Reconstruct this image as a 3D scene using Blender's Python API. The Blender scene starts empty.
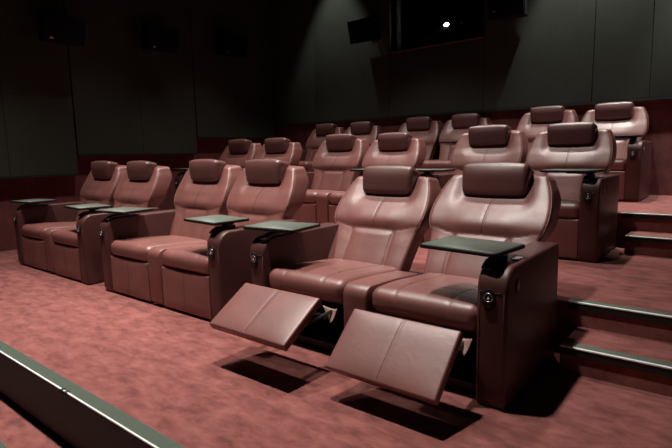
import bpy, bmesh, math, random
from mathutils import Matrix, Vector
random.seed(4)
S = bpy.context.scene
COL = S.collection
PI = math.pi
R = math.radians

# ------------------------------------------------------------------ materials
def new_mat(name):
    m = bpy.data.materials.new(name)
    m.use_nodes = True
    nt = m.node_tree
    b = nt.nodes['Principled BSDF']
    return m, nt, b

def node(nt, kind, **kw):
    n = nt.nodes.new(kind)
    for k, v in kw.items():
        if k in n.inputs.keys():
            n.inputs[k].default_value = v
        else:
            setattr(n, k, v)
    return n

def tex_coord(nt, scale=(1, 1, 1)):
    tc = node(nt, 'ShaderNodeTexCoord')
    mp = node(nt, 'ShaderNodeMapping')
    mp.inputs['Scale'].default_value = scale
    nt.links.new(tc.outputs['Object'], mp.inputs['Vector'])
    return mp.outputs['Vector']

def ramp(nt, fac, stops):
    r = node(nt, 'ShaderNodeValToRGB')
    el = r.color_ramp.elements
    while len(el) < len(stops):
        el.new(0.5)
    for e, (p, c) in zip(el, stops):
        e.position = p
        e.color = (*c, 1)
    nt.links.new(fac, r.inputs['Fac'])
    return r.outputs['Color']

def bump(nt, b, height, strength, dist):
    bp = node(nt, 'ShaderNodeBump')
    bp.inputs['Strength'].default_value = strength
    bp.inputs['Distance'].default_value = dist
    nt.links.new(height, bp.inputs['Height'])
    nt.links.new(bp.outputs['Normal'], b.inputs['Normal'])
    return bp

def leather(name, col, rough=0.42, spec=0.9, wr=0.22):
    m, nt, b = new_mat(name)
    v = tex_coord(nt)
    n1 = node(nt, 'ShaderNodeTexNoise', Scale=5.0, Detail=4.0)
    nt.links.new(v, n1.inputs['Vector'])
    c = ramp(nt, n1.outputs['Fac'], [(0.3, tuple(x * 0.86 for x in col)), (0.7, tuple(x * 1.10 for x in col))])
    nt.links.new(c, b.inputs['Base Color'])
    vo = node(nt, 'ShaderNodeTexVoronoi', Scale=260.0)
    nt.links.new(v, vo.inputs['Vector'])
    wv = node(nt, 'ShaderNodeTexNoise', Scale=16.0, Detail=3.0, Distortion=0.8)
    nt.links.new(v, wv.inputs['Vector'])
    mx = node(nt, 'ShaderNodeMath', operation='MULTIPLY_ADD')
    nt.links.new(vo.outputs['Distance'], mx.inputs[0])
    mx.inputs[1].default_value = 0.10
    nt.links.new(wv.outputs['Fac'], mx.inputs[2])
    bump(nt, b, mx.outputs[0], wr, 0.004)
    b.inputs['Roughness'].default_value = rough
    b.inputs['Specular IOR Level'].default_value = spec
    return m

def carpet(name, dark, mid, light):
    m, nt, b = new_mat(name)
    v = tex_coord(nt)
    vs = tex_coord(nt, (1.0, 1.9, 1.0))
    n1 = node(nt, 'ShaderNodeTexNoise', Scale=6.5, Detail=8.0, Roughness=0.68, Distortion=0.25)
    nt.links.new(vs, n1.inputs['Vector'])
    n2 = node(nt, 'ShaderNodeTexNoise', Scale=240.0, Detail=3.0)
    nt.links.new(v, n2.inputs['Vector'])
    mx = node(nt, 'ShaderNodeMath', operation='MULTIPLY_ADD')
    nt.links.new(n2.outputs['Fac'], mx.inputs[0])
    mx.inputs[1].default_value = 0.36
    nt.links.new(n1.outputs['Fac'], mx.inputs[2])
    c = ramp(nt, mx.outputs[0], [(0.46, dark), (0.67, mid), (0.88, light)])
    nt.links.new(c, b.inputs['Base Color'])
    n3 = node(nt, 'ShaderNodeTexNoise', Scale=420.0, Detail=2.0)
    nt.links.new(v, n3.inputs['Vector'])
    bump(nt, b, n3.outputs['Fac'], 0.7, 0.006)
    b.inputs['Roughness'].default_value = 0.95
    b.inputs['Specular IOR Level'].default_value = 0.1
    b.inputs['Sheen Weight'].default_value = 0.15
    return m

def plain(name, col, rough=0.5, metal=0.0, spec=0.5, noise=0.12, nscale=30.0):
    m, nt, b = new_mat(name)
    v = tex_coord(nt)
    n1 = node(nt, 'ShaderNodeTexNoise', Scale=nscale, Detail=4.0)
    nt.links.new(v, n1.inputs['Vector'])
    c = ramp(nt, n1.outputs['Fac'], [(0.3, tuple(x * (1 - noise) for x in col)), (0.7, tuple(x * (1 + noise) for x in col))])
    nt.links.new(c, b.inputs['Base Color'])
    b.inputs['Roughness'].default_value = rough
    b.inputs['Metallic'].default_value = metal
    b.inputs['Specular IOR Level'].default_value = spec
    return m

def fabric(name, col):
    m, nt, b = new_mat(name)
    v = tex_coord(nt)
    n0 = node(nt, 'ShaderNodeTexNoise', Scale=1.2, Detail=3.0)
    nt.links.new(v, n0.inputs['Vector'])
    n1 = node(nt, 'ShaderNodeTexNoise', Scale=90.0, Detail=2.0)
    nt.links.new(tex_coord(nt, (1, 1, 0.06)), n1.inputs['Vector'])
    mx = node(nt, 'ShaderNodeMath', operation='MULTIPLY_ADD')
    nt.links.new(n1.outputs['Fac'], mx.inputs[0])
    mx.inputs[1].default_value = 0.5
    nt.links.new(n0.outputs['Fac'], mx.inputs[2])
    c = ramp(nt, mx.outputs[0], [(0.45, tuple(x * 0.82 for x in col)), (0.95, tuple(x * 1.15 for x in col))])
    nt.links.new(c, b.inputs['Base Color'])
    w = node(nt, 'ShaderNodeTexNoise', Scale=300.0)
    nt.links.new(v, w.inputs['Vector'])
    bump(nt, b, w.outputs['Fac'], 0.4, 0.003)
    b.inputs['Roughness'].default_value = 0.9
    b.inputs['Specular IOR Level'].default_value = 0.15
    return m

def emit(name, col, s):
    m, nt, b = new_mat(name)
    b.inputs['Base Color'].default_value = (*col, 1)
    b.inputs['Emission Color'].default_value = (*col, 1)
    b.inputs['Emission Strength'].default_value = s
    return m

def glass(name):
    m, nt, b = new_mat(name)
    b.inputs['Base Color'].default_value = (0.9, 0.95, 0.93, 1)
    b.inputs['Roughness'].default_value = 0.02
    b.inputs['Transmission Weight'].default_value = 1.0
    b.inputs['IOR'].default_value = 1.02
    return m

def ribbed_metal(name, col):
    m, nt, b = new_mat(name)
    v = tex_coord(nt)
    w = node(nt, 'ShaderNodeTexWave', Scale=38.0)
    w.bands_direction = 'Y'
    nt.links.new(v, w.inputs['Vector'])
    c = ramp(nt, w.outputs['Fac'], [(0.15, tuple(x * 0.5 for x in col)), (0.6, col)])
    nt.links.new(c, b.inputs['Base Color'])
    bump(nt, b, w.outputs['Fac'], 0.6, 0.003)
    b.inputs['Roughness'].default_value = 0.5
    b.inputs['Metallic'].default_value = 0.35
    return m

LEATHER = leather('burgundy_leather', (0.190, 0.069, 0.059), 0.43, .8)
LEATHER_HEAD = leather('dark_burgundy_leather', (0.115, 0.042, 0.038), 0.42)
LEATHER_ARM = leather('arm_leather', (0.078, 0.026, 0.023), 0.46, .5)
THREAD = plain('seam_thread', (0.06, 0.022, 0.02), 0.7)
PIPING = plain('piping_catchlight', (0.27, 0.135, 0.115), 0.5)  # leather tone lightened to paint the light caught on the seam
BLACK = plain('black_steel', (0.012, 0.012, 0.013), 0.45)
BLACKM = plain('black_plastic', (0.008, 0.008, 0.009), 0.5, spec=.3)
MECH = plain('grey_steel', (0.06, 0.06, 0.06), 0.4, 0.8)
TRAYTOP = plain('grey_green_laminate', (0.115, 0.135, 0.112), 0.55, noise=0.05)
CHROME = plain('brushed_chrome', (0.55, 0.57, 0.58), 0.25, 1.0)
GLYPH = plain('white_symbol', (0.75, 0.78, 0.78), 0.4)
PORT = plain('port_reflection', (0.72, 0.33, 0.33), 0.4)  # mauve brightened to stand in for a lit reflection
TAN = leather('tan_lining', (0.36, 0.22, 0.17), 0.6)
CARPET = carpet('red_carpet', (0.120, 0.036, 0.033), (0.250, 0.081, 0.072), (0.355, 0.130, 0.113))
WALLCARPET = carpet('maroon_wall_carpet', (0.105, 0.032, 0.031), (0.165, 0.052, 0.050), (0.215, 0.070, 0.066))
FABRIC = fabric('dark_green_grey_fabric', (0.052, 0.056, 0.047))
SIDEFABRIC = fabric('dark_side_fabric', (0.048, 0.054, 0.044))
BLACKTRIM = plain('black_trim', (0.008, 0.008, 0.008), 0.6)
CEIL = plain('black_ceiling', (0.015, 0.015, 0.015), 0.9)
RIB = ribbed_metal('ribbed_green_aluminium', (0.125, 0.165, 0.130))
LIP = plain('aluminium_glint', (0.86, 0.88, 0.85), 0.4, 0.0)  # non-metallic white stands in for the metal's specular glint
GRILLE = plain('speaker_cloth', (0.006, 0.006, 0.007), 0.9, spec=.1)
CAB = plain('speaker_black', (0.007, 0.007, 0.008), 0.6, spec=.2)
GLASS = glass('port_glass')
LAMP = emit('projector_glow', (1.0, 0.98, 0.92), 60.0)

# ------------------------------------------------------------------ mesh helpers
class MB:
    """collects shapes that end up as one mesh"""
    def __init__(self):
        self.v, self.f, self.mi, self.sm, self.mats = [], [], [], [], []
    def midx(self, m):
        if m not in self.mats:
            self.mats.append(m)
        return self.mats.index(m)
    def add(self, verts, faces, m, smooth=True, M=None):
        o = len(self.v)
        k = self.midx(m)
        for p in verts:
            p = Vector(p)
            self.v.append(M @ p if M is not None else p)
        for f in faces:
            self.f.append([i + o for i in f])
            self.mi.append(k)
            self.sm.append(smooth)
    def build(self, name, parent=None, smooth_angle=None):
        me = bpy.data.meshes.new(name)
        me.from_pydata([tuple(p) for p in self.v], [], self.f)
        for m in self.mats:
            me.materials.append(m)
        me.polygons.foreach_set('material_index', self.mi)
        me.polygons.foreach_set('use_smooth', self.sm)
        bm = bmesh.new(); bm.from_mesh(me)
        bmesh.ops.recalc_face_normals(bm, faces=bm.faces)
        bm.to_mesh(me); bm.free()
        me.update()
        o = bpy.data.objects.new(name, me)
        COL.objects.link(o)
        if parent is not None:
            o.parent = parent
        return o

def axis_samples(h, r, n, k):
    e = [r * math.tan(R(45) * i / k) for i in range(k, 0, -1)]
    a = h - r
    out = [-(a + x) for x in e]
    out += [-a + 2 * a * i / n for i in range(n + 1)]
    out += [a + x for x in reversed(e)]
    return out

def puffbox(hx, hy, hz, r, n=(6, 4, 6), k=3, warp=None, open_bottom=False):
    """rounded box as a clean grid, centred on the origin; warp(x,y,z) reshapes it"""
    r = min(r, hx * .98, hy * .98, hz * .98)
    ax = [axis_samples(h, r, nn, k) for h, nn in zip((hx, hy, hz), n)]
    N = [len(a) - 1 for a in ax]
    idx, V, F = {}, [], []
    H = (hx, hy, hz)
    def vert(i, j, l):
        key = (i, j, l)
        if key not in idx:
            p = [ax[0][i], ax[1][j], ax[2][l]]
            inner = [max(-(H[q] - r), min(H[q] - r, p[q])) for q in range(3)]
            d = [p[q] - inner[q] for q in range(3)]
            L = math.sqrt(sum(x * x for x in d)) or 1
            p = [inner[q] + r * d[q] / L for q in range(3)]
            idx[key] = len(V)
            V.append(tuple(warp(*p)) if warp else tuple(p))
        return idx[key]
    for q in range(3):
        a, b = (q + 1) % 3, (q + 2) % 3
        for side in (0, N[q]):
            for i in range(N[a]):
                for j in range(N[b]):
                    quad = []
                    for (di, dj) in ((0, 0), (1, 0), (1, 1), (0, 1)):
                        t = [0, 0, 0]
                        t[q] = side; t[a] = i + di; t[b] = j + dj
                        quad.append(vert(*t))
                    if side == 0:
                        quad.reverse()
                    F.append(quad)
    return V, F

def box(x0, x1, y0, y1, z0, z1, bev=0.0):
    c = Vector(((x0 + x1) / 2, (y0 + y1) / 2, (z0 + z1) / 2))
    if bev > 0:
        V, F = puffbox((x1 - x0) / 2, (y1 - y0) / 2, (z1 - z0) / 2, bev, (1, 1, 1), 2)
        return [tuple(Vector(p) + c) for p in V], F
    V = [(x, y, z) for x in (x0, x1) for y in (y0, y1) for z in (z0, z1)]
    F = [(0, 1, 3, 2), (4, 6, 7, 5), (0, 4, 5, 1), (2, 3, 7, 6), (0, 2, 6, 4), (1, 5, 7, 3)]
    return V, F

def tube(path, r, seg=6):
    V, F = [], []
    path = [Vector(p) for p in path]
    n = len(path)
    for i, p in enumerate(path):
        t = (path[min(i + 1, n - 1)] - path[max(i - 1, 0)]).normalized()
        up = Vector((0, 0, 1)) if abs(t.z) < 0.9 else Vector((1, 0, 0))
        a = t.cross(up).normalized(); b = t.cross(a).normalized()
        for s in range(seg):
            w = 2 * PI * s / seg
            V.append(tuple(p + a * math.cos(w) * r + b * math.sin(w) * r))
    for i in range(n - 1):
        for s in range(seg):
            F.append((i * seg + s, i * seg + (s + 1) % seg, (i + 1) * seg + (s + 1) % seg, (i + 1) * seg + s))
    F.append(tuple(range(seg))[::-1]); F.append(tuple((n - 1) * seg + s for s in range(seg)))
    return V, F

def prism(outline, axis, a0, a1, bev=0.0, seg=2):
    """extrude a 2-D outline along an axis with an inset bevel at both caps"""
    n = len(outline)
    cx = sum(p[0] for p in outline) / n; cy = sum(p[1] for p in outline) / n
    rings = []
    if bev > 0:
        for i in range(seg + 1):
            w = PI / 2 * i / seg
            rings.append((a0 + bev * (1 - math.sin(w)), bev * (1 - math.cos(w))))
        rings = [(a0 + bev * (1 - math.sin(PI / 2 * (seg - i) / seg)), bev * (1 - math.cos(PI / 2 * (seg - i) / seg))) for i in range(seg + 1)]
        rings += [(a0 + a1 - q[0], q[1]) for q in reversed(rings)]
    else:
        rings = [(a0, 0), (a1, 0)]
    # outward normals per vertex for the inset
    def nrm(i):
        p, q, s = outline[i - 1], outline[i], outline[(i + 1) % n]
        d1 = Vector((q[0] - p[0], q[1] - p[1])).normalized(); d2 = Vector((s[0] - q[0], s[1] - q[1])).normalized()
        m = Vector((-(d1.y + d2.y), d1.x + d2.x))
        m = m.normalized() if m.length > 1e-9 else Vector((0, 0))
        return m
    area = sum(outline[i - 1][0] * outline[i][1] - outline[i][0] * outline[i - 1][1] for i in range(n))
    sgn = 1 if area > 0 else -1
    V, F = [], []
    for a, ins in rings:
        for i, p in enumerate(outline):
            m = nrm(i) * sgn * ins
            u, w = p[0] + m.x, p[1] + m.y
            V.append((a, u, w) if axis == 'x' else (u, a, w) if axis == 'y' else (u, w, a))
    k = len(rings)
    for j in range(k - 1):
        for i in range(n):
            F.append((j * n + i, j * n + (i + 1) % n, (j + 1) * n + (i + 1) % n, (j + 1) * n + i))
    F.append(tuple(range(n))); F.append(tuple((k - 1) * n + i for i in range(n)))
    return V, F

def disc_cyl(r, h, seg=24, sx=1.0, sy=1.0):
    V = [(r * sx * math.cos(2 * PI * i / seg), r * sy * math.sin(2 * PI * i / seg), z) for z in (0, h) for i in range(seg)]
    F = [(i, (i + 1) % seg, seg + (i + 1) % seg, seg + i) for i in range(seg)]
    F += [tuple(range(seg))[::-1], tuple(range(seg, 2 * seg))]
    return V, F

def ring(R0, r, seg=24, s2=6):
    V, F = [], []
    for i in range(seg):
        a = 2 * PI * i / seg
        for j in range(s2):
            b = 2 * PI * j / s2
            V.append(((R0 + r * math.cos(b)) * math.cos(a), (R0 + r * math.cos(b)) * math.sin(a), r * math.sin(b)))
    for i in range(seg):
        for j in range(s2):
            F.append((i * s2 + j, ((i + 1) % seg) * s2 + j, ((i + 1) % seg) * s2 + (j + 1) % s2, i * s2 + (j + 1) % s2))
    return V, F

def rounded_rect(hx, hy, r, seg=5):
    out = []
    for cx, cy, a0 in ((hx - r, hy - r, 0), (-hx + r, hy - r, 90), (-hx + r, -hy + r, 180), (hx - r, -hy + r, 270)):
        for i in range(seg + 1):
            a = R(a0 + 90 * i / seg)
            out.append((cx + r * math.cos(a), cy + r * math.sin(a)))
    return out

def lerp_table(tab):
    def f(z):
        if z <= tab[0][0]: return tab[0][1]
        for i in range(len(tab) - 1):
            z0, v0 = tab[i]; z1, v1 = tab[i + 1]
            if z <= z1:
                t = (z - z0) / (z1 - z0)
                # catmull-style smoothing
                p0 = tab[max(i - 1, 0)]; p3 = tab[min(i + 2, len(tab) - 1)]
                m0 = (v1 - p0[1]) / (z1 - p0[0]) * (z1 - z0)
                m1 = (p3[1] - v0) / (p3[0] - z0) * (z1 - z0)
                t2, t3 = t * t, t * t * t
                return (2 * t3 - 3 * t2 + 1) * v0 + (t3 - 2 * t2 + t) * m0 + (-2 * t3 + 3 * t2) * v1 + (t3 - t2) * m1
        return tab[-1][1]
    return f

def sstep(a, b, x):
    t = max(0.0, min(1.0, (x - a) / (b - a)))
    return t * t * (3 - 2 * t)
def gauss(x, s):
    return math.exp(-(x / s) ** 2)

# ------------------------------------------------------------------ object helpers
def tag(o, label=None, cat=None, group=None, kind=None):
    if label: o['label'] = label
    if cat: o['category'] = cat
    if group: o['group'] = group
    if kind: o['kind'] = kind
    return o
def empty(name, loc):
    o = bpy.data.objects.new(name, None)
    o.empty_display_size = 0.2
    o.location = loc
    COL.objects.link(o)
    return o
def copy_tree(o, parent=None):
    c = o.copy(); COL.objects.link(c)
    if parent is not None:
        c.parent = parent
        c.matrix_parent_inverse = o.matrix_parent_inverse.copy()
    for ch in list(o.children):
        copy_tree(ch, c)
    return c

# ------------------------------------------------------------------ the seat and its parts
ARM_W, UNIT_W, SEAT_W, DIV_W = 0.128, 1.66, 0.62, 0.164
SEAT_X = (-ARM_W - SEAT_W / 2, -UNIT_W + ARM_W + SEAT_W / 2)   # right seat, left seat
PIV = Vector((0, 0.60, 0.42))

half_w = lerp_table([(0.34, .304), (.50, .316), (.62, .330), (.665, .337), (.690, .343), (.712, .353), (.738, .363), (.78, .373), (.84, .375),
                     (.90, .367), (.97, .349), (1.03, .326), (1.075, .309)])
front_y = lerp_table([(0.34, .575), (.45, .612), (.58, .676), (.69, .727), (.755, .742), (.84, .788), (.92, .844), (1.0, .889), (1.08, .925)])
BZ0, BZ1 = 0.34, 1.075

def z_seam(x):
    ax = abs(x)
    return 0.690 + 0.030 * sstep(0.17, 0.34, ax)

def back_front(x, z):
    """depth of the backrest's front surface at (x, z), seat-centred, upright"""
    y = front_y(z)
    zs = z_seam(x)
    ax = abs(x)
    # upper pillow rolls out over the seam
    if z > zs:
        u = z - zs
        y -= 0.018 * (1 - math.exp(-u / 0.034)) * (1 - sstep(0.05, 0.20, u)) * (1 - sstep(.10, .28, ax))
    else:
        # lumbar pad puffs out, sides stay as bolsters
        padw = 0.170
        if ax < padw:
            y -= 0.015 * (1 - (ax / padw) ** 4) * sstep(0.0, 0.04, zs - z)
        else:
            y -= 0.008 * math.sin(PI * min(1, (ax - padw) / 0.14)) * sstep(0, .10, zs - z)
        y += 0.010 * gauss(ax - padw, 0.007) * sstep(0.0, 0.015, zs - z)
    y += 0.005 * gauss(z - zs, 0.007)
    # vertical stitch of the upper panel
    if z > zs:
        y += 0.003 * gauss(x, 0.006)
    # hollow for the headrest, wings beside it come forward
    dx = ax - 0.190; dz = 0.915 - z
    dd = max(dx, dz) if max(dx, dz) > 0 else max(dx, dz)
    if dx > 0 and dz > 0:
        dd = math.hypot(dx, dz)
    y += 0.024 * (1 - sstep(-0.02, 0.085, dd))
    y -= 0.008 * sstep(0.20, 0.32, ax) * sstep(0.80, 0.95, z)
    return y

def recline(deg):
    return Matrix.Translation(PIV) @ Matrix.Rotation(R(-deg), 4, 'X') @ Matrix.Translation(-PIV)

def mesh_backrest(parent, sx, deg, dz=0.0):
    M = Matrix.Translation((sx, 0, dz)) @ recline(deg)
    hz = (BZ1 - BZ0) / 2; hy = 0.08; W0 = 0.373
    def warp(x, y, z):
        zz = z + (BZ0 + BZ1) / 2
        w = half_w(zz)
        xx = x * w / W0
        # crown of the top edge
        u = (y + hy) / (2 * hy)                    # 0 front .. 1 back
        th = 0.145 + 0.060 * sstep(.66, .76, zz) - 0.055 * sstep(.92, 1.075, zz)
        bk = front_y(zz) + th
        fr = back_front(xx, zz)
        # blend the front relief out towards the rim
        edge = 1 - sstep(0.80, 1.0, abs(x) / W0)
        fr0 = front_y(zz)
        fr = fr0 + (fr - fr0) * (0.6 + 0.4 * edge)
        yy = fr + (bk - fr) * u
        zz2 = zz - 0.012 * (x / W0) ** 2 * sstep(.95, 1.07, zz)
        return (xx, yy, zz2)
    V, F = puffbox(W0, hy, hz, 0.026, (58, 3, 62), 4, warp)
    mb = MB()
    mb.add(V, F, LEATHER, True, M)
    # stitches sunk in the seams
    def pt(x, z, lift=0.001):
        return (x, back_front(x, z) - lift, z)
    mb.add(*tube([pt(0, z_seam(0) + .012 + (0.90 - z_seam(0) - .012) * i / 14) for i in range(15)], 0.0016, 5), THREAD, True, M)
    mb.add(*tube([pt(-0.30 + .60 * i / 40, z_seam(-0.30 + .60 * i / 40), 0.0) for i in range(41)], 0.0018, 5), THREAD, True, M)
    for s in (-1, 1):
        mb.add(*tube([pt(s * .170, .40 + (.685 - .40) * i / 16, 0.0) for i in range(17)], 0.0018, 5), THREAD, True, M)
    o = mb.build('backrest', parent)
    # piping along the front edge of each wing, caught light painted in
    for s in (-1, 1):
        pb = MB()
        P = []
        for i in range(34):
            zz = 0.70 + (1.035 - 0.70) * i / 33
            P.append(warp(s * (W0 - 0.006), -hy + 0.006, zz - (BZ0 + BZ1) / 2))
        pb.add(*tube(P, 0.0030, 5), PIPING, True, M)
        pb.build('piping', o)
    # headrest
    hb = MB()
    hx, hyy, hzz = 0.214, 0.056, 0.103
    def hw(x, y, z):
        t = (z + hzz) / (2 * hzz)
        x2 = x * (0.955 + 0.045 * t)
        puff = (1 - (x / hx) ** 2) * (1 - (2 * t - 1) ** 2)
        y2 = y
        if y < 0:
            y2 -= 0.012 * puff
            y2 += 0.030 * (1 - sstep(0, .75, t))
        else:
            y2 += 0.035 * sstep(.55, 1.0, t)
        z2 = z + 0.006 * (1 - (x / hx) ** 2) * sstep(.7, 1, t) - 0.010 * (abs(x) / hx) ** 4 * sstep(.6, 1, t)
        z2 += 0.010 * (abs(x) / hx) ** 3 * (1 - sstep(0, .4, t))
        return (x2, y2, z2)
    V, F = puffbox(hx, hyy, hzz, 0.034, (16, 4, 10), 4, hw)
    HM = M @ Matrix.Translation((0, 0.888, 1.030)) @ Matrix.Rotation(R(-14), 4, 'X')
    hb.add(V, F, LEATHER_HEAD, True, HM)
    for s in (-1, 1):
        P = []
        for i in range(20):
            t = -0.085 + 0.185 * i / 19
            q = hw(s * (hx - 0.012), -hyy + .012, t)
            P.append((q[0], q[1] - 0.0015, q[2]))
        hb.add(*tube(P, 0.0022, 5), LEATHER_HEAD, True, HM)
    hb.build('headrest', o)
    return o

def mesh_cushion(parent, sx):
    hx, hy, hz = 0.305, 0.33, 0.068
    def warp(x, y, z):
        yy = y + hy
        t = (z + hz) / (2 * hz)
        z2 = z
        if z > 0:
            z2 += 0.014 * (1 - (x / hx) ** 2) * (1 - (y / hy) ** 4)
            z2 -= 0.003 * gauss(abs(x) - 0.15, 0.008) + 0.003 * gauss(yy - 0.17, 0.008) * (1 if abs(x) < .15 else 0)
            z2 -= 0.035 * sstep(0.1, 0.66, yy)
        else:
            z2 -= 0
        y2 = yy
        if y < -hy * .7:
            y2 -= 0.012 * (1 - (x / hx) ** 4) * (1 - (z / hz) ** 2)
            y2 += 0.002 * gauss(abs(x) - 0.15, 0.008)
        return (x, y2 + 0.012, z2 + 0.398)
    V, F = puffbox(hx, hy, hz, 0.052, (44, 36, 4), 5, warp)
    mb = MB()
    M = Matrix.Translation((sx, 0, 0))
    mb.add(V, F, LEATHER, True, M)
    for s in (-1, 1):
        P = []
        for i in range(26):
            y = -hy + .05 + (2 * hy - .1) * i / 25
            q = warp(s * 0.15, y, hz); P.append(q)
        mb.add(*tube(P, 0.0018, 5), THREAD, True, M)
    P = [warp(-.15 + .30 * i / 14, .17 - hy, hz) for i in range(15)]
    mb.add(*tube(P, 0.0018, 5), THREAD, True, M)
    return mb.build('seat_cushion', parent)

def mesh_console(parent):
    """leather divider between the two seats, front face folding over the top"""
    cx = -UNIT_W / 2
    w = DIV_W / 2 - 0.004
    out = [(0.02, 0.02), (0.004, 0.05)]
    out += [(0.0, 0.30), (0.0, 0.40)]
    for i in range(8):
        a = R(180 - 90 * i / 7)
        out.append((0.062 + 0.062 * math.cos(a), 0.403 + 0.062 * math.sin(a)))
    out += [(0.30, 0.455), (0.56, 0.430), (0.585, 0.40), (0.585, 0.02)]
    mb = MB()
    V, F = prism(out, 'x', cx - w, cx + w, 0.010, 3)
    mb.add(V, F, LEATHER, True)
    o = mb.build('center_console', parent)
    return o

def arm_outline():
    out = [(0.014, 0.004), (0.005, 0.04), (0.0, 0.12), (0.0, 0.40), (0.0, 0.545)]
    r = 0.105
    for i in range(1, 10):
        a = R(180 - 90 * i / 9)
        out.append((r + r * math.cos(a), 0.555 + r * math.sin(a)))
    out += [(0.30, 0.661), (0.50, 0.661), (0.755, 0.661)]
    for i in range(1, 6):
        a = R(90 - 90 * i / 5)
        out.append((0.767 + 0.035 * math.cos(a), 0.626 + 0.035 * math.sin(a)))
    out += [(0.802, 0.004)]
    return out

def add_flat(mb, outline, M, z0, z1, m, bev=0.0):
    V, F = prism(outline, 'z', z0, z1, bev, 2)
    mb.add(V, F, m, True, M)

def mesh_armrest(parent, side):
    x0 = -ARM_W if side > 0 else -UNIT_W
    x1 = x0 + ARM_W
    cx = (x0 + x1) / 2
    mb = MB()
    if side > 0: x0 -= 0.012
    else: x1 += 0.008
    V, F = prism(arm_outline(), 'x', x0, x1, 0.015, 3)
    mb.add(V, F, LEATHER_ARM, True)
    # stitched welt lines on the front edges
    for sx in (x0 + .014, x1 - .014):
        P = [(sx, y - 0.0006, z) for y, z in arm_outline()[1:5]]
        mb.add(*tube(P, 0.0016, 5), THREAD)
    # stitched cross seam where the top pad meets the front panel
    mb.add(*tube([(x0 + .012 + (ARM_W - .024) * i / 8, -0.0004, 0.548) for i in range(9)], 0.0016, 5), THREAD)
    # black skid at the floor
    mb.add(*box(x0 + .02, x1 - .02, .04, .75, 0.0, 0.03), BLACK, False)
    arm = mb.build('armrest', parent)
    # control button on the front face (faces -y)
    bx = cx - 0.018 if side > 0 else cx - 0.018
    M = Matrix.Translation((bx, -0.0005, 0.512)) @ Matrix.Rotation(R(90), 4, 'X')
    bb = MB()
    ov = [(0.031 * math.cos(2 * PI * i / 28), 0.053 * math.sin(2 * PI * i / 28)) for i in range(28)]
    add_flat(bb, ov, M, -0.002, 0.006, BLACKM, 0.002)
    V, F = ring(0.0190, 0.0034); bb.add(V, F, CHROME, True, M @ Matrix.Translation((0, 0.012, 0.007)))
    V, F = disc_cyl(0.0055, 0.002, 16); bb.add(V, F, GLYPH, True, M @ Matrix.Translation((0, 0.0165, 0.006)))
    V, F = disc_cyl(0.0075, 0.002, 16, 1, .8); bb.add(V, F, GLYPH, True, M @ Matrix.Translation((0, 0.0065, 0.006)))
    V, F = disc_cyl(0.0030, 0.002, 12); bb.add(V, F, CHROME, True, M @ Matrix.Translation((0, -0.026, 0.0055)))
    bb.build('control_button', arm)
    if side > 0:
        # oval port on the outer face
        M = Matrix.Translation((x1 + 0.0003, 0.122, 0.560)) @ Matrix.Rotation(R(90), 4, 'Z') @ Matrix.Rotation(R(90), 4, 'X')
        sb = MB()
        add_flat(sb, [(0.024 * math.cos(2 * PI * i / 24), 0.036 * math.sin(2 * PI * i / 24)) for i in range(24)], M, -0.002, 0.003, BLACKM, 0.001)
        add_flat(sb, [(0.006 + 0.013 * math.cos(2 * PI * i / 24), 0.004 + 0.026 * math.sin(2 * PI * i / 24)) for i in range(24)], M, 0.003, 0.0045, PORT)
        sb.build('side_socket', arm)
    # swivel bracket and tray
    px, py = cx, 0.150
    kb = MB()
    tx = (-0.246 if side > 0 else -UNIT_W + 0.122); ty = 0.180
    # black curved swing arm hugging the inner half of the armrest's rounded front
    inn = -1 if side > 0 else 1
    bx0, bx1 = sorted((cx + inn * 0.066, cx + inn * 0.016))
    r = 0.105
    arc = [(0.105 - (r + .002) * math.cos(R(48 + 42 * i / 9)), 0.555 + (r + .002) * math.sin(R(48 + 42 * i / 9))) for i in range(10)]
    arc2 = [(0.105 - (r + .024) * math.cos(R(48 + 42 * i / 9)), 0.555 + (r + .024) * math.sin(R(48 + 42 * i / 9))) for i in range(10)]
    V, F = prism(arc + [(0.22, 0.662), (0.22, 0.684)] + arc2[::-1], 'x', bx0, bx1, 0.004, 2)
    kb.add(V, F, BLACK)
    V, F = disc_cyl(0.028, 0.026, 24); kb.add(V, F, BLACK, True, Matrix.Translation(((bx0 + bx1) / 2, py, 0.678)))
    bc = (bx0 + bx1) / 2
    kb.add(*box(min(bc, tx) - .035, max(bc, tx) + .035, py - .03, py + .05, 0.692, 0.7045, .004), BLACK)
    kb.add(*box(cx - inn * .022 - .016, cx - inn * .022 + .016, .205, .285, 0.6605, 0.6645, .001), CHROME)
    kb.build('tray_bracket', arm)
    tb = MB()
    rot = Matrix.Translation((tx, ty, 0)) @ Matrix.Rotation(R(-6 if side > 0 else 7), 4, 'Z')
    add_flat(tb, rounded_rect(0.208, 0.158, 0.030), rot, 0.704, 0.7225, BLACKM, 0.004)
    add_flat(tb, rounded_rect(0.198, 0.148, 0.024), rot, 0.7215, 0.7235, TRAYTOP)
    tb.build('tray', arm)
    return arm

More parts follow.
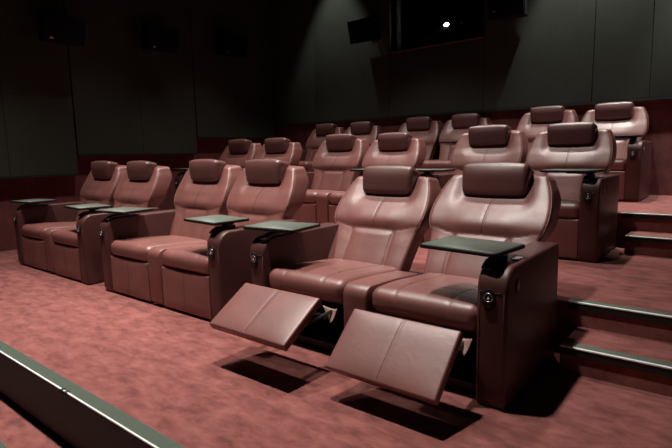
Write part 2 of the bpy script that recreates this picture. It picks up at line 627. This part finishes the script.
def mesh_footrest(parent, sx, pose=None):
    """pose None: folded flat under the seat; else (top y, top z, angle below horizontal)"""
    L = 0.315 if pose is None else 0.335
    hx, hy, hz = 0.298 if pose is None else 0.293, 0.024, L / 2
    if pose is not None: sx -= 0.008
    def warp(x, y, z):
        y2 = y
        if y < 0:
            y2 -= 0.009 * (1 - (x / hx) ** 4) * (1 - (z / hz) ** 4)
            y2 += 0.002 * gauss(x, 0.006)
        return (x, y2, z)
    V, F = puffbox(hx, hy, hz, 0.010, (40, 2, 12), 4, warp)
    mb = MB()
    if pose is None:
        M = Matrix.Translation((sx, 0.034, 0.020 + L / 2))
        mb.add(V, F, LEATHER, True, M)
        P = [warp(0, -hy, -hz + .02 + (L - .04) * i / 10) for i in range(11)]
        mb.add(*tube(P, .0015, 5), THREAD, True, M)
        return mb.build('footrest', parent)
    ty, tz, ang = pose
    M = Matrix.Translation((sx, ty, tz)) @ Matrix.Rotation(R(-(90 - ang)), 4, 'X') @ Matrix.Translation((0, hy, -L / 2))
    mb.add(V, F, LEATHER, True, M)
    P = [warp(0, -hy, -hz + .02 + (L - .04) * i / 10) for i in range(11)]
    mb.add(*tube(P, .0015, 5), THREAD, True, M)
    o = mb.build('footrest', parent)
    for s in (-1, 1):
        lk = MB()
        x = sx + s * 0.235
        a = M @ Vector((0, hy, 0.09)); b = M @ Vector((0, hy, -0.03)); c = M @ Vector((0, hy, 0.12))
        def bar(p, q, xo):
            p = Vector((x + xo, p[0], p[1])); q = Vector((x + xo, q[0], q[1]))
            lk.add(*tube([p, q], 0.010, 6), BLACK, False)
        bar((a.y, a.z), (0.16, 0.20), 0.0)
        bar((b.y, b.z), (0.02, 0.30), 0.012)
        bar((0.02, 0.30), (0.20, 0.17), 0.012)
        bar((-0.06, 0.27), (0.22, 0.26), 0.0)
        lk.build('linkage', o)
    return o

def mesh_gusset(parent, sx):
    """fold of pale lining hanging at the side of a raised footrest"""
    mb = MB()
    V, F = [], []
    n, m = 8, 6
    def pt(u, w, k):                       # u along the top hem, w down towards the drooping tip
        xa = 0.195 + 0.100 * u; tip = 0.262
        x = xa + (tip - xa) * w ** 1.3
        z = 0.328 - 0.088 * w - 0.018 * math.sin(PI * u) * (1 - w)
        y = -0.030 + 0.024 * math.sin(PI * u) * (1 - w) - 0.020 * w * w + 0.004 * k
        return (sx + x, y, z)
    for k in (0, 1):
        for j in range(m + 1):
            for i in range(n + 1):
                V.append(pt(i / n, j / m * .96, k))
    w1 = n + 1; lay = w1 * (m + 1)
    for j in range(m):
        for i in range(n):
            q = (j * w1 + i, j * w1 + i + 1, (j + 1) * w1 + i + 1, (j + 1) * w1 + i)
            F.append(q); F.append(tuple(lay + v for v in reversed(q)))
    for i in range(n):
        for j in (0, m):
            F.append((j * w1 + i, j * w1 + i + 1, lay + j * w1 + i + 1, lay + j * w1 + i))
    for j in range(m):
        for i in (0, n):
            F.append((j * w1 + i, (j + 1) * w1 + i, lay + (j + 1) * w1 + i, lay + j * w1 + i))
    mb.add(V, F, TAN)
    o = mb.build('lining_fold', parent)
    o['label'] = 'pale tan lining fold'
    return o

def mesh_base(parent):
    mb = MB()
    x0, x1 = -UNIT_W + ARM_W + .004, -ARM_W - .004
    mb.add(*box(x0, x1, 0.60, 0.70, 0.0, 0.40), BLACK, False)
    mb.add(*box(x0, x1, 0.10, 0.62, 0.0, 0.05), BLACK, False)
    mb.add(*box(x0, x1, 0.10, 0.62, 0.305, 0.325), BLACK, False)
    return mb.build('base_frame', parent)

def make_loveseat(raised):
    t = empty('recliner_loveseat', (0, 0, 0))
    mesh_base(t)
    for k, sx in enumerate(SEAT_X):
        mesh_cushion(t, sx)
        if raised:
            mesh_backrest(t, sx, 7.5 if k == 0 else 7.0, 0.0 if k == 0 else -0.020)
        else:
            mesh_backrest(t, sx, -2.5 if k == 0 else -4.0, -0.012)
        if raised:
            mesh_footrest(t, sx, (-0.125, 0.392, 43) if k == 0 else (-0.160, 0.420, 32))
            mesh_gusset(t, sx)
        else:
            mesh_footrest(t, sx)
    mesh_console(t)
    for s in (1, -1):
        mesh_armrest(t, s)
    return t

PITCH, ROWP, RISE = 1.96, 2.075, 0.290
first = make_loveseat(True)
tag(first, 'front-row burgundy leather double recliner with both footrests raised, nearest the aisle steps', 'recliner seat',
    'double recliners in three rows')
folded = make_loveseat(False)
LAB = {
    (0, 1): 'middle burgundy leather double recliner of the front row, footrests folded, beside the raised footrests',
    (0, 2): 'front-row burgundy leather double recliner with folded footrests, nearest the left wall',
    (1, 0): 'middle-row double recliner beside the steps, right behind the seats with raised footrests',
    (1, 1): 'centre double recliner of the middle row, one seat front visible between front-row backs',
    (1, 2): 'middle-row double recliner nearest the left wall, only its two backs and headrests showing',
    (2, 0): 'back-row double recliner beside the top of the steps, standing against the maroon wall',
    (2, 1): 'centre double recliner of the back row, below the projection window',
    (2, 2): 'back-row double recliner furthest left, near the far corner of the room',
}
DX = {(1, 0): -0.07, (1, 1): -0.075, (1, 2): -0.06, (2, 0): -0.075, (2, 1): -0.07, (2, 2): -0.03}
ROW_Y = (0.0, 2.14, 4.15)
RISES = (0.0, 0.28, 0.582)
TILT = {(1, 0): (1.0, -1.0), (1, 1): (3.0, 1.5), (1, 2): (1.5, 1.5), (2, 0): (-1.5, -2.5), (2, 1): (0.5, 2.0), (2, 2): (3.0, 3.0)}   # right back, left back
used = False
for c in range(3):
    for r in range(3):
        if (r, c) == (0, 0):
            continue
        if not used:
            o = folded; used = True
        else:
            o = copy_tree(folded)
        if c > 0:                      # only the aisle ends have the side socket
            for q in list(o.children_recursive):
                if q.name.startswith('side_socket'):
                    bpy.data.objects.remove(q)
        o.location = (-c * PITCH + DX.get((r, c), 0.0), ROW_Y[r], RISES[r])
        backs = sorted((q for q in o.children if q.name.startswith('backrest')),
                       key=lambda q: -sum(v.co.x for v in q.data.vertices) / len(q.data.vertices))
        for q, deg in zip(backs, TILT.get((r, c), (0.0, 0.0))):      # each back is set to its own angle
            q.matrix_basis = recline(deg)
        tag(o, LAB[(r, c)], 'recliner seat', 'double recliners in three rows')

# ------------------------------------------------------------------ the room
XL, XR, YB, YF, ZC = -6.70, 3.4, 5.20, -3.6, 5.2
EDGE = 0.98                      # riser behind the front row
STEP_X = 0.085                   # left end of the aisle steps
def structure(mb, name, parent=None):
    o = mb.build(name, parent)
    if parent is None:
        o['kind'] = 'structure'
    return o

fl = MB()
y_edges = [(-1.37, -1.095, -RISE), (-1.095, EDGE, 0.0), (EDGE, EDGE + ROWP, RISES[1]), (EDGE + ROWP, YB, RISES[2])]
fl.add(*box(XL, XR, YF, -1.37, -0.90, -2 * RISE), CARPET, False)
for y0, y1, z in y_edges:
    fl.add(*box(XL, XR, y0, y1, -0.90, z), CARPET, False)
for k in (0, 1):
    fl.add(*box((0.073, 0.035)[k], XR, EDGE + k * ROWP - 0.37, EDGE + k * ROWP, RISES[k] - .02, (RISES[k] + RISES[k + 1]) / 2), CARPET, False)
structure(fl, 'floor')

def nosing(name, x0, x1, y, z, w=0.062, plate=0.040, lip=0.014):
    mb = MB()
    mb.add(*box(x0, x1, y - 0.004, y + w, z, z + 0.006), RIB, False)
    mb.add(*box(x0, x1, y - lip, y + 0.001, z - 0.002, z + 0.008, .003), LIP)
    mb.add(*box(x0, x1, y - 0.010, y - 0.001, z - plate, z - 0.004), BLACKTRIM, False)
    # joint clips where two lengths of profile meet
    return structure(mb, name)
t1 = nosing('trim_1', XL, XR, -1.095, 0.0, .066, .275, .009)
jm = MB()
for x in (-1.875, -1.83):
    jm.add(*box(x - .010, x + .010, -1.110, -1.088, -0.006, 0.011, .002), BLACKTRIM)
jm.build('joint_clip', t1)
nosing('trim_2', XL, XR, -1.37, -RISE)
nosing('trim_3', 0.073, XR, EDGE - 0.37, RISES[1] / 2)
nosing('trim_4', 0.018, XR, EDGE, RISES[1])
nosing('trim_5', 0.035, XR, EDGE + ROWP - 0.37, (RISES[1] + RISES[2]) / 2)
nosing('trim_6', -0.06, XR, EDGE + ROWP, RISES[2])

# left wall: maroon carpet dado, three stepped fabric panels
wl = MB()
wl.add(*box(XL - .15, XL, YF, YB, -0.9, ZC), WALLCARPET, False)
wall_left = structure(wl, 'wall_left')
steps = [(YF, 1.215, 0.965), (1.235, 3.255, 1.235), (3.275, YB - .07, 1.505)]
for y0, y1, zb in steps:
    p = MB()
    ym = (y0 + y1) / 2 if y0 > 0 else y1 - 0.86
    for a, b in ((y0, ym - .004), (ym + .004, y1)):
        p.add(*box(XL, XL + 0.12, a, b, zb, ZC, .006), SIDEFABRIC)
    p.add(*box(XL, XL + 0.115, ym - .005, ym + .005, zb, ZC), BLACKTRIM, False)
    o = p.build('fabric_panel', wall_left)
    q = MB(); q.add(*box(XL, XL + 0.128, y0, y1, zb - .022, zb), BLACKTRIM, False)
    q.build('panel_trim', wall_left)

# back wall with the projection opening
WX0, WX1, WZ0, WZ1 = -3.86, -2.27, 2.80, 3.70
PZ = 1.765
wb = MB()
wb.add(*box(XL, XR, YB, YB + .15, -0.9, PZ), WALLCARPET, False)
wb.add(*box(XL, WX0, YB, YB + .15, PZ, ZC), WALLCARPET, False)
wb.add(*box(WX1, XR, YB, YB + .15, PZ, ZC), WALLCARPET, False)
wb.add(*box(WX0, WX1, YB, YB + .15, PZ, WZ0), WALLCARPET, False)
wb.add(*box(WX0, WX1, YB, YB + .15, WZ1, ZC), WALLCARPET, False)
wall_back = structure(wb, 'wall_back')
xs = [XL + .125, -5.50, WX0 - .02, WX1 + .02, -0.80, -0.165, 1.2, 2.4, XR]
for i in range(len(xs) - 1):
    p = MB()
    a, b = xs[i] + .003, xs[i + 1] - .003
    if i == 2:
        p.add(*box(a, b, YB - .06, YB, PZ, WZ0 - .02, .005), FABRIC)
        p.add(*box(a, b, YB - .06, YB, WZ1 + .02, ZC, .005), FABRIC)
    else:
        p.add(*box(a, b, YB - .06, YB, PZ, ZC, .005), FABRIC)
    p.build('fabric_panel', wall_back)
q = MB(); q.add(*box(XL + .13, XR, YB - .066, YB, PZ - .03, PZ), BLACKTRIM, False)
q.build('panel_trim', wall_back)

# projection window
wn = MB()
d = 0.30
wn.add(*box(WX0, WX1, YB - .07, YB + d, WZ0 - .02, WZ0), WALLCARPET, False)
wn.add(*box(WX0, WX1, YB - .07, YB + d, WZ1, WZ1 + .02), BLACKTRIM, False)
wn.add(*box(WX0 - .02, WX0, YB - .07, YB + d, WZ0 - .02, WZ1 + .02), BLACKTRIM, False)
wn.add(*box(WX1, WX1 + .02, YB - .07, YB + d, WZ0 - .02, WZ1 + .02), BLACKTRIM, False)
win = structure(wn, 'window_1')
g = MB(); g.add(*box(WX0, WX1, YB + d - .02, YB + d - .012, WZ0, WZ1), GLASS, False); g.build('pane', win)
for nm, bx in (('wall_booth_back', (-5.2, -1.2, YB + 2.2, YB + 2.3, 1.6, ZC)), ('wall_booth_left', (-5.2, -5.1, YB + .15, YB + 2.2, 1.6, ZC)),
               ('wall_booth_right', (-1.3, -1.2, YB + .15, YB + 2.2, 1.6, ZC)), ('floor_booth', (-5.1, -1.3, YB + .15, YB + 2.2, 1.6, 1.7))):
    bt = MB(); bt.add(*box(*bx), CEIL, False); structure(bt, nm)

wr = MB(); wr.add(*box(XR, XR + .15, YF, YB, -0.9, ZC), SIDEFABRIC, False); structure(wr, 'wall_right')
ce = MB(); ce.add(*box(XL - .15, XR + .15, YF, YB + 2.3, ZC, ZC + .15), CEIL, False); structure(ce, 'ceiling')

# projector standing in the booth behind the glass
pr = empty('projector', (-3.22, YB + .85, 1.86))
tag(pr, 'dark film projector glowing behind the projection window in the back wall', 'projector')
b = MB(); b.add(*box(-.32, .32, 0, .7, 1.05, 1.75, .03), CAB); b.build('body', pr)
b = MB(); b.add(*box(-.22, .22, .1, .6, -.16, 1.06, .02), CAB); b.build('pedestal', pr)
b = MB()
V, F = disc_cyl(.085, .16, 24); b.add(V, F, BLACKM, True, Matrix.Translation((0, 0, 1.40)) @ Matrix.Rotation(R(90), 4, 'X'))
lens = b.build('lens', pr)
b = MB(); b.add(*box(-.16, .16, -.24, .02, 1.315, 1.325, .003), LIP); b.build('streak_reflector', pr)  # plate added below the lens to show the lamp's bright streak
b = MB()
V, F = disc_cyl(.040, .006, 24, 1.15, .72); b.add(V, F, LAMP, True, Matrix.Translation((0, -.158, 1.40)) @ Matrix.Rotation(R(90), 4, 'X'))
b.build('lamp_glow', lens)

# ------------------------------------------------------------------ loudspeakers
def speaker(name, loc, rotz, tilt, w, h, dp, label, group):
    t = empty(name, loc)
    t.rotation_euler = (0, 0, rotz)
    tag(t, label, 'speaker', group)
    Mt = Matrix.Rotation(R(tilt), 4, 'X')
    # body hangs off the bracket, front faces -y, wall at y=0
    c = Matrix.Translation((0, -.10 - dp / 2, 0)) @ Mt
    out = [(-w / 2, -dp / 2), (w / 2, -dp / 2), (w * .36, dp / 2), (-w * .36, dp / 2)]
    b = MB(); V, F = prism(out, 'z', -h / 2, h / 2, .008, 2); b.add(V, F, CAB, False, c); b.build('cabinet', t)
    b = MB(); V, F = box(-w / 2 + .012, w / 2 - .012, -dp / 2 - .014, -dp / 2 + .002, -h / 2 + .012, h / 2 - .012, .006); b.add(V, F, GRILLE, True, c)
    gr = b.build('grille', t)
    b = MB(); V, F = box(-w * .36, -w * .36 + .05, -dp / 2 - .018, -dp / 2 - .012, -h * .36, -h * .36 + .022, .001); b.add(V, F, CHROME, True, c)
    b.build('badge', gr)
    b = MB()
    b.add(*box(-.06, .06, -.012, 0, -.12, .12, .003), BLACK)
    b.add(*tube([(0, -.006, .02), (0, -.11, .02)], .018, 8), BLACK)
    br = b.build('bracket', t)
    return t
GS = 'wall speakers on the left wall'
XF = XL + .12
speaker('wall_speaker', (XF, 1.02, 2.86), R(90), 12, .52, .36, .30, 'black wall speaker on left wall, nearest the front, with a pale badge', GS)
speaker('wall_speaker', (XF, 2.48, 2.96), R(90), 12, .52, .36, .30, 'middle of the three black wall speakers on the left wall', GS)
speaker('wall_speaker', (XF, 3.88, 3.07), R(90), 12, .52, .36, .30, 'black wall speaker on left wall nearest the dark far corner', GS)
GB = 'wall speakers on the back wall'
speaker('wall_speaker', (-4.16, YB - .06, 3.16), 0, 14, .50, .36, .28, 'black speaker on back wall just left of the projection window', GB)
speaker('wall_speaker', (-1.80, YB - .06, 3.24), 0, 8, .50, .62, .34, 'larger black speaker on back wall right of the projection window', GB)

# ------------------------------------------------------------------ light
def spot(name, loc, target, energy, size, blend, rad, col=(1, .93, .86)):
    l = bpy.data.lights.new(name, 'SPOT')
    l.energy = energy; l.spot_size = R(size); l.spot_blend = blend; l.shadow_soft_size = rad; l.color = col
    o = bpy.data.objects.new(name, l)
    o.location = loc
    dvec = Vector(target) - Vector(loc)
    o.rotation_euler = dvec.to_track_quat('-Z', 'Y').to_euler()
    COL.objects.link(o)
    return o
for x, e in ((-4.75, 320), (-3.0, 500), (-1.30, 480)):
    for y, k in ((-0.50, 1.75), (1.60, 0.82), (3.25, 0.95)):
        spot('house_downlight', (x, y, ZC - .05), (x, y, 0), e * k, 72, .9, .10)
for x, half, e in ((-4.95, 28, 170), (-0.75, 29, 600), (1.0, 29, 600)):
    spot('wall_washer', (x, YB - .60, ZC - .1), (x, YB - .45, 0), e, half * 2, .5, .05, (.97, 1, .93))

w = bpy.data.worlds.new('world'); S.world = w
w.use_nodes = True
w.node_tree.nodes['Background'].inputs['Color'].default_value = (0.75, 0.85, 0.80, 1)
w.node_tree.nodes['Background'].inputs['Strength'].default_value = 0.010

# ------------------------------------------------------------------ camera
cam = bpy.data.cameras.new('camera'); co = bpy.data.objects.new('camera', cam); COL.objects.link(co)
cam.sensor_width = 36; cam.lens = 502.44 / 672 * 36
co.matrix_world = (Matrix.Translation((0.7469, -2.1116, 1.1706)) @ Matrix.Rotation(0.6754, 4, 'Z')
                   @ Matrix.Rotation(1.4321, 4, 'X') @ Matrix.Rotation(-0.0210, 4, 'Z'))
S.camera = co
S.view_settings.view_transform = 'Standard'
S.view_settings.look = 'None'
S.view_settings.gamma = 1
S.view_settings.use_curve_mapping = False
S.view_settings.exposure = 0.0
